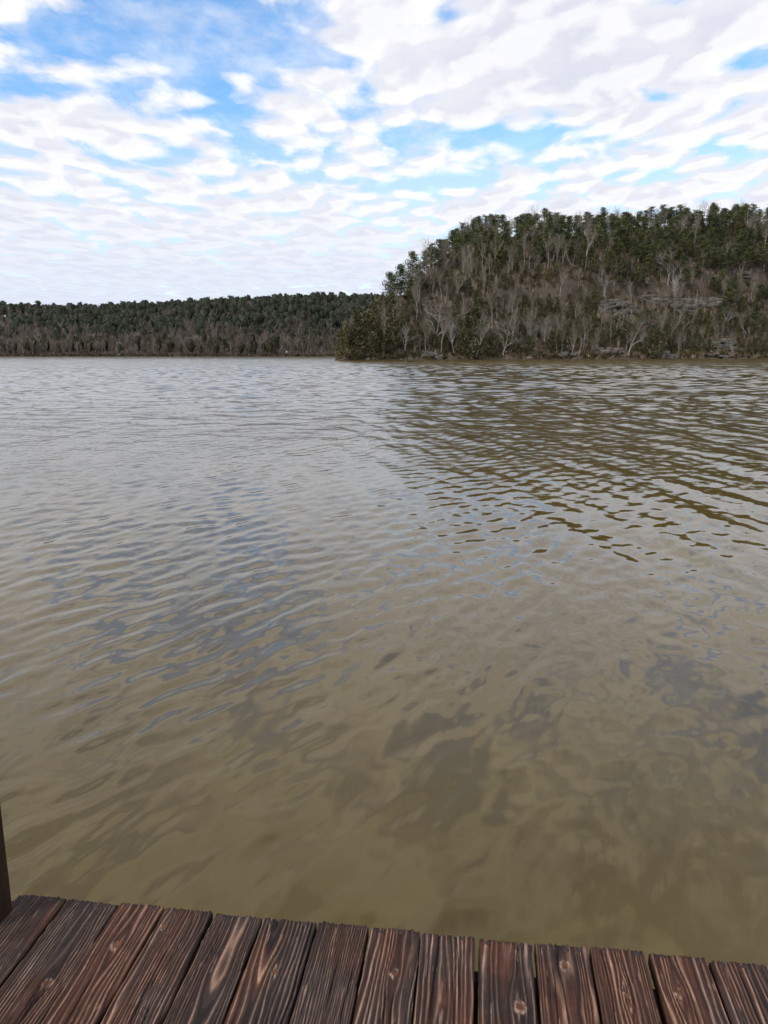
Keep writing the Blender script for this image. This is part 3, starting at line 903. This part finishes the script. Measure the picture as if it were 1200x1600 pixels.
NATH = {id(m[0]): h for grp, h in ((PINES, 18.3), (CEDARS, 10.2)) for m in grp}
for g_ in BARES + WHITES:
    NATH[id(g_[0])] = max(v.co.z for v in g_[1].vertices)
for nm, ms, u, v, hp, lab in HERO:
    P = hit(u, v)
    if P is None: P = on_plane(u, 562, 0)
    sc = hp * (P[1] * math.cos(PITCH)) / F * 1.03 / NATH[id(ms[0])]
    wide = 1.0
    e = plant(nm, ms, P, sc, hr.uniform(0, 6.28), lab, lean=(0, -.45) if "arching" in lab else (0, 0))
    taken.append((P[0], P[1], 2.0 if nm == "bare_tree" else 3.0))

# -------- the rest of the wood on the near hill
rng = np.random.default_rng(33)
xs, ys = np.meshgrid(np.arange(-40, 420, 3.7), np.arange(255, 560, 3.7))
P = np.stack([xs.ravel(), ys.ravel()], 1) + rng.uniform(-1.8, 1.8, (xs.size, 2))
h, d, s, t = near_h(P[:, 0], P[:, 1])
ok = (d > 1.0) & (t < 190)
P, h, d, s, t = P[ok], h[ok], d[ok], s[ok], t[ok]
uv = project(np.stack([P[:, 0], P[:, 1], h], 1))
order = np.argsort(P[:, 1])
count = {"pine_tree": 0, "cedar_tree": 0, "bare_tree": 0}
rest_v, rest_o, chosen = [], [], []
skyline = np.full(400, 2000.0)                           # what stands in front, per 4-pixel column
def blocks(px, py, pz, hm):
    """would it hide a rock ledge?"""
    a = project([[px, py, pz], [px, py, pz + hm]])
    for (u0, u1, v0, v1) in LEDGES:
        if u0 - 5 < a[0, 0] < u1 + 5 and a[1, 1] < v1 - 2 and a[0, 1] > v0: return True
    return False
for i in order:
    x, y = P[i]; hh, dd, ss = h[i], d[i], s[i]
    u, v = uv[i]
    if u > 1400 or u < 500: continue
    ci = int(u / 4)
    sl = slice(max(ci - 1, 0), ci + 2)
    if any((x - a) ** 2 + (y - b) ** 2 < r * r for a, b, r in taken): continue
    nz = fbm(np.array([x * .035 + 7]), np.array([y * .035]), 3)[0]
    nz2 = fbm(np.array([x * .07 + 70]), np.array([y * .07]), 2)[0]
    ridge = dd + (nz - .5) * 40 + np.interp(u, [560, 680, 720, 900, 960, 1200], [22, 12, -8, -6, 16, 24])
    r = rng.random()
    if dd < 15:   kind = "cedar_tree" if r < (.70 if u < 800 else .6) else ("bare_tree" if r < .84 else None)
    elif ridge > 56: kind = "pine_tree" if r < .70 else ("bare_tree" if r < .82 else "cedar_tree" if r < .92 else None)
    elif ridge > 40 and u > 940: kind = "cedar_tree" if r < .48 else ("pine_tree" if r < .60 else "bare_tree" if r < .80 else None)
    else:
        pc = .60 if nz2 > .48 else .32
        pc += .08 if u > 930 else .10 if u < 800 else 0
        kind = "cedar_tree" if r < pc else ("bare_tree" if r < pc + (.22 if u < 800 else .27) else None)
    if kind is None: continue
    sc = {"pine_tree": rng.uniform(.62, .92) * (1 + .05 * rng.normal()), "cedar_tree": rng.uniform(.4, .95), "bare_tree": rng.uniform(.5, .98)}[kind]
    if kind == "cedar_tree" and dd > 20: sc *= .85
    if u < 640 and kind == "pine_tree": sc *= .85
    if u > 900 and kind == "bare_tree" and dd < 60: sc *= .78
    Hm = sc * {"pine_tree": 13.5, "cedar_tree": 10, "bare_tree": 12}[kind]
    if kind != "bare_tree" and blocks(x, y, hh, Hm * .8): continue
    vt = project([[x, y, hh + Hm]])[0, 1]
    seen = vt < skyline[sl].mean() - (6.5 if kind == 'pine_tree' else 4)
    skyline[sl] = np.minimum(skyline[sl], v if kind == "bare_tree" else v + (vt - v) * .78)
    ms = {"pine_tree": PINES[:6] if u > 690 else PINES, "cedar_tree": CEDARS, "bare_tree": BARES}[kind]
    m = ms[rng.integers(len(ms))]
    if not seen and u < 1230: continue
    gap = {"pine_tree": 4.2, "cedar_tree": 3.2, "bare_tree": 0}[kind]
    if gap and any(c[0] == kind and (c[2] - x) ** 2 + (c[3] - y) ** 2 < gap * gap for c in chosen[-160:]): continue
    if u > 1215 or count[kind] >= 298:
        (rest_v if u < 1215 else rest_o).append((kind, m, x, y, hh, sc, rng.uniform(0, 6.28))); continue
    count[kind] += 1
    chosen.append((kind, m, x, y, hh, sc, u, dd))
# each tree's own label: its kind, its stretch of the slope and its place in that stretch
ZU = [(575, "at the tip of the point"), (620, "just behind the point"), (665, "above the pinkish forked tree"), (705, "near the twin stemmed tree"), (745, "by the straight pale trunk"),
      (790, "near the leaning grey tree"), (835, "by the V shaped tree"), (880, "in the middle of the hill"), (930, "below the ridge notch"), (985, "near the pinkish ledges"),
      (1045, "near the low limestone shelf"), (1090, "near the square outcrop"), (1140, "near the mossy boulders"), (2000, "towards the right edge")]
BW = [(15, "at the waterline"), (34, "on lower slope"), (50, "halfway up"), (64, "on upper slope"), (78, "just under the ridge"), (999, "on the ridge")]
KW = {"pine_tree": "dark green pine", "cedar_tree": "olive cedar", "bare_tree": "leafless grey tree"}
ORD = "first second third fourth fifth sixth seventh eighth ninth tenth eleventh twelfth thirteenth fourteenth fifteenth sixteenth seventeenth eighteenth nineteenth twentieth twenty-first twenty-second twenty-third twenty-fourth twenty-fifth twenty-sixth twenty-seventh twenty-eighth twenty-ninth thirtieth thirty-first thirty-second".split()
cells = {}
for c in sorted(chosen, key=lambda c: c[6]):
    z = next(n for lim, n in ZU if c[6] < lim); bnd = next(n for lim, n in BW if c[7] < lim)
    cells.setdefault((c[0], bnd, z), []).append(c)
for (kind, bnd, z), lst in cells.items():
    for j, (_, m, x, y, hh, sc, u, dd) in enumerate(lst):
        if len(lst) == 1: lab = f"only {KW[kind]} {bnd} {z}"
        else: lab = f"{ORD[min(j, len(ORD) - 1)]} {KW[kind]} from left {bnd} {z}"
        plant(kind, m, (x, y, hh), sc, rng.uniform(0, 6.28), lab, f"{KW[kind]}s of the near hill", zs=rng.uniform(.66, .86) if kind == 'pine_tree' else rng.uniform(.9, 1.12))

def copy_into(geo, me, x, y, z, sc, rz, every=1, colour=None):
    n = len(me.vertices); co = np.empty(n * 3, np.float32); me.vertices.foreach_get("co", co); co = co.reshape(-1, 3)
    nf = len(me.polygons)
    k = len(me.polygons[0].vertices)
    vi = np.empty(len(me.loops), np.int32); me.loops.foreach_get("vertex_index", vi)
    if (nf * k) != len(vi): return
    f = vi.reshape(nf, k)
    ca, sa = math.cos(rz), math.sin(rz)
    w = np.stack([co[:, 0] * ca - co[:, 1] * sa, co[:, 0] * sa + co[:, 1] * ca, co[:, 2]], 1) * sc + np.array([x, y, z])
    cc = np.empty(n * 4, np.float32); me.color_attributes["Col"].data.foreach_get("color", cc); cc = cc.reshape(-1, 4)[:, :3]
    if every > 1:
        f = f.reshape(-1, k)[::every]
        use = np.unique(f); mp = np.zeros(n, int); mp[use] = np.arange(len(use)); f = mp[f]; w = w[use]; cc = cc[use]
    geo.add(w, f, cc * (np.ones(3) if colour is None else colour))

# far side of the crest and past the frame: one mass
rest_n = len(rest_v)
rest_v = rest_v[:200] + rest_o[::4][:130]
if rest_v:
    g = Geo()
    TINT = {"pine_tree": (.050, .064, .030), "cedar_tree": (.060, .060, .026), "bare_tree": (.24, .21, .18)}
    for j_, (kind, m, x, y, z, sc, rz) in enumerate(rest_v):
        c = np.array(TINT[kind]) * rng.uniform(.8, 1.25)
        copy_into(g, m[1], x, y, z, sc, rz, 3 if j_ < rest_n else 8, c)
        copy_into(g, m[0], x, y, z, sc, rz, 1, np.array((.14, .11, .09)))
    o = obj("woodland", g.mesh("woodland", M_FAR)); tag(o, "mixed woodland carrying on over the crest of the near hill", kind="stuff")

# brush, saplings and dead leaves under the trees
g = Geo()
nB = 7000
xs = rng.uniform(-35, 300, nB * 9); ys = rng.uniform(258, 480, nB * 9)
hh, dd, ss, tt = near_h(xs, ys)
dd = np.where(project(np.stack([xs, ys, hh], 1))[:, 0] < 1260, dd, -1)       # as far as one can see along the shore
shoreline = np.where((dd > .1) & (dd < 5))[0]; slope_ = np.where((dd >= 5) & (dd < 115))[0]
sel = np.concatenate([shoreline[:2200], slope_[:nB]])
for i in sel:
    n = rng.integers(7, 13); hB = rng.uniform(.9, 4.2) if dd[i] > 6 else rng.uniform(.7, 2.3)
    kind = rng.random() + (.22 if dd[i] < 5 else 0)
    c = np.array((.235, .185, .15)) if kind < .45 else (np.array((.33, .285, .225)) if kind < .68 else np.array((.085, .08, .036)))
    c = c * rng.uniform(.7, 1.25)
    base = np.array([xs[i], ys[i], hh[i] - .1])
    tip = base + np.stack([rng.normal(0, .55, n), rng.normal(0, .55, n), hB * rng.uniform(.5, 1.1, n)], 1)
    wv = rng.uniform(.05, .14, n)[:, None] * np.array([[1, 0, 0]]) * (1 if kind < .68 else 4)
    b0 = base + rng.normal(0, .2, (n, 3)) * np.array([1, 1, 0])
    v = np.stack([b0 - wv, b0 + wv, tip + wv * .3], 1).reshape(-1, 3)
    g.add(v, np.arange(3 * n).reshape(n, 3), c)
    # leaf litter caught in the twigs
    m2 = 4 if kind < .68 else 9
    Pq = base + np.stack([rng.normal(0, .5, m2), rng.normal(0, .5, m2), rng.uniform(.1, hB * .7, m2)], 1)
    v, f = cards(Pq, .62 if kind < .68 else .8, rng); g.add(v, f, c * rng.uniform(.55, 1.1))
o = obj("undergrowth", g.mesh("undergrowth", M_FAR)); tag(o, "brown leafless undergrowth and saplings covering the near hill", kind="stuff")

# -------- far shore: woodland as one mass, with the trees one can tell apart on the shore
def far_tree(geo, kind, x, y, z, rng, tint):
    x_u = project([[x, y, z]])[0, 0]
    if kind == 0:      # pine: a solid heart with loose sprays around it
        H = rng.uniform(8.5, 14) * (1 + .08 * rng.normal()); n = 40 if -40 < x_u < 640 else 10
        R_ = H * rng.uniform(.15, .29)
        pr = np.array([.10, .62, 1.0, 1.05, .85, .40]); zr = np.array([.12, .34, .56, .74, .90, .99]) * H
        th = np.linspace(0, 6.2832, 6, endpoint=False) + rng.uniform(0, 1)
        rr = R_ * pr[:, None] * rng.uniform(.45, 1.15, (6, 6))
        core = np.stack([x + rr * np.cos(th), y + rr * np.sin(th), z + zr[:, None] + rng.uniform(-.5, .5, (6, 6))], -1).reshape(-1, 3)
        ii = np.arange(5)[:, None] * 6; jj = np.arange(6)[None]; kk = (jj + 1) % 6
        geo.add(core, np.stack([ii + jj, ii + kk, ii + 6 + kk, ii + 6 + jj], -1).reshape(-1, 4), np.repeat(tint * rng.uniform(.45, .85, (6, 1)), 6, 0))
        fz = rng.random(n); zz = np.interp(fz, np.linspace(0, 1, 6), zr); r = np.interp(zz, zr, pr) * R_
        a = rng.uniform(0, 6.28, n)
        Pq = np.stack([x + r * np.cos(a), y + r * np.sin(a), z + zz], 1) + rng.normal(0, .35, (n, 3))
        v, f = cards(Pq, 1.4, rng, .1, .9); geo.add(v, f, np.repeat(tint * rng.uniform(.6, 1.25, (n, 1)), 4, 0))
    else:              # leafless: stem and a haze of twigs
        H = rng.uniform(9, 14); n = 26 if -40 < x_u < 640 else 14
        c = tint * rng.uniform(.75, 1.25)
        a = rng.uniform(0, 6.28, n); b0 = H * rng.uniform(.2, .65, n)
        st = np.stack([np.full(n, x), np.full(n, y), z + b0], 1)
        L_ = rng.uniform(.25, .5, n) * H
        tip = st + np.stack([np.cos(a) * .45 * L_, np.sin(a) * .45 * L_, .8 * L_], 1)
        wv = np.array([[.17, 0, 0]])
        v = np.stack([st - wv, st + wv, tip + wv * .5, tip - wv * .5], 1).reshape(-1, 3)
        geo.add(v, np.arange(4 * n).reshape(n, 4), c)
        v, f = tube([[x, y, z - .3], [x, y, z + H * .5], [x + .3, y, z + H]], [.22, .16, .04], 4); geo.add(v, f, c * 1.35)
g = Geo()
rng = np.random.default_rng(77)
xs, ys = np.meshgrid(np.arange(-720, 150, 6.0), np.arange(596, 830, 6.4))
Q = np.stack([xs.ravel(), ys.ravel()], 1) + rng.uniform(-3, 3, (xs.size, 2))
hF, dF = far_h(Q[:, 0], Q[:, 1])
uvF = project(np.stack([Q[:, 0], Q[:, 1], hF], 1))
ok = (dF > .4) & (uvF[:, 0] > -480) & (uvF[:, 0] < 720)
nfar = 0
for i in np.where(ok)[0]:
    x, y = Q[i]
    u = uvF[i, 0]
    nz = fbm(np.array([x * .016 + 4]), np.array([y * .022 + 8]), 4, .6)[0]
    dd = dF[i]
    pine_p = np.interp(dd + (nz - .5) * 190, [0, 30, 52, 66, 100, 112, 124, 140, 260], [.24, .16, .12, .60, .80, .45, .55, .95, .98])
    nz3 = fbm(np.array([x * .03 + 14]), np.array([y * .05 + 28]), 2)[0]
    if nz3 > .56 and dd < 110: pine_p = max(pine_p, .6)
    if u < 110: pine_p *= np.interp(dd, [0, 120, 145], [.72, .72, 1])
    if rng.random() < pine_p:
        tint = np.array((.050, .066, .040)) * rng.uniform(.75, 1.2)
        if dd < 40: tint = np.array((.055, .062, .032)) * rng.uniform(.8, 1.2)
        far_tree(g, 0, x, y, hF[i], rng, tint)
    else:
        far_tree(g, 1, x, y, hF[i], rng, np.array((.140, .126, .116)) * rng.uniform(.8, 1.25))
    nfar += 1
# low brush hanging over the far waterline
bx = rng.uniform(-600, 60, 1700); bt = 602 + 10 * (fbm(bx * .012 + 3, bx * 0 + .7, 3) - .5) * 2 + .00012 * (bx + 100) ** 2
by = bt + rng.uniform(-.3, 2.2, 1700); bz = far_h(bx, by)[0]
for x_, y_, z_ in zip(bx, by, np.maximum(bz, 0)):
    Pq = np.array([x_, y_, z_]) + np.stack([rng.normal(0, .9, 7), rng.normal(0, .5, 7), rng.uniform(0, rng.uniform(.8, 2.6), 7)], 1)
    c_ = np.array((.075, .07, .042)) if rng.random() < .6 else np.array((.15, .13, .11))
    v, f = cards(Pq, .9, rng); g.add(v, f, c_ * rng.uniform(.6, 1.2))
o = obj("far_woodland", g.mesh("far_woodland", M_FAR)); tag(o, "mixed pine and leafless woodland covering the far ridge as one mass", kind="stuff")

rng = np.random.default_rng(91)
far_n = {}
FZ = [(120, "at the low end of the far shore"), (185, "just left of the far rock face"), (260, "just right of the far rock face"), (340, "along the middle of the far shore"),
      (430, "on the far shore left of the white boulder"), (900, "on the far shore between white boulder and point")]
for u in list(np.linspace(-8, 522, 52) + rng.uniform(-5, 5, 52)):
    Pq = hit(u, 554.8 - rng.uniform(0, 9), farf, 500)
    if Pq is None or abs(u - 186) < 6 or abs(u - 448) < 4: continue
    zone = next(n for lim, n in FZ if u < lim)
    isb = rng.random() < .7
    key = (isb, zone); far_n[key] = far_n.get(key, -1) + 1
    kw = "little leafless grey tree" if isb else "little dark evergreen"
    lab = f"{ORD[far_n[key]]} {kw} from left {zone}"
    if isb: plant("bare_tree", (BARES + WHITES[3:])[rng.integers(13)], Pq, rng.uniform(.6, 1.0), rng.uniform(0, 6), lab, "leafless trees on the far shore")
    else: plant("cedar_tree", CEDARS[rng.integers(5)], Pq, rng.uniform(.7, 1.1), rng.uniform(0, 6), lab, "evergreens on the far shore")

# -------- two water birds off the point
def bird_mat():
    m, t, b = new_mat("dark_plumage")
    tc = t.n('ShaderNodeTexCoord')
    t.link(t.mix(t.noise(tc.outputs['Object'], 8, 3), (.012, .011, .011), (.035, .03, .026)), b.inputs['Base Color'])
    b.inputs['Roughness'].default_value = .6
    return m
M_BIRD = bird_mat()
def bird(u, v, rz, label, up):
    p = on_plane(u, v, 0)
    g = Geo()
    # hull-shaped body from tail to breast, then neck, head and bill as one skin
    path = [(-.42, 0, .16), (-.34, 0, .13), (-.2, 0, .08), (0, 0, .07), (.18, 0, .09), (.27, 0, .16), (.30, 0, .28 + up * .4), (.31, 0, .40 + up), (.35, 0, .45 + up), (.42, 0, .44 + up), (.52, 0, .42 + up)]
    rad = [.02, .06, .13, .17, .15, .10, .055, .05, .062, .04, .008]
    vv, f = tube(path, rad, 10)
    g.add(vv, f)
    o = obj("water_bird", g.mesh("water_bird", M_BIRD, True)); o.location = p; o.rotation_euler = (0, 0, rz); o.scale = (1.5, 1.5, 1.5)
    tag(o, label, "bird", "birds on the water")
bird(639, 565.3, math.pi, "larger dark bird swimming off the point, facing the tip", .10)
bird(643.5, 565.2, .3, "smaller dark bird swimming right behind the larger one", -.02)
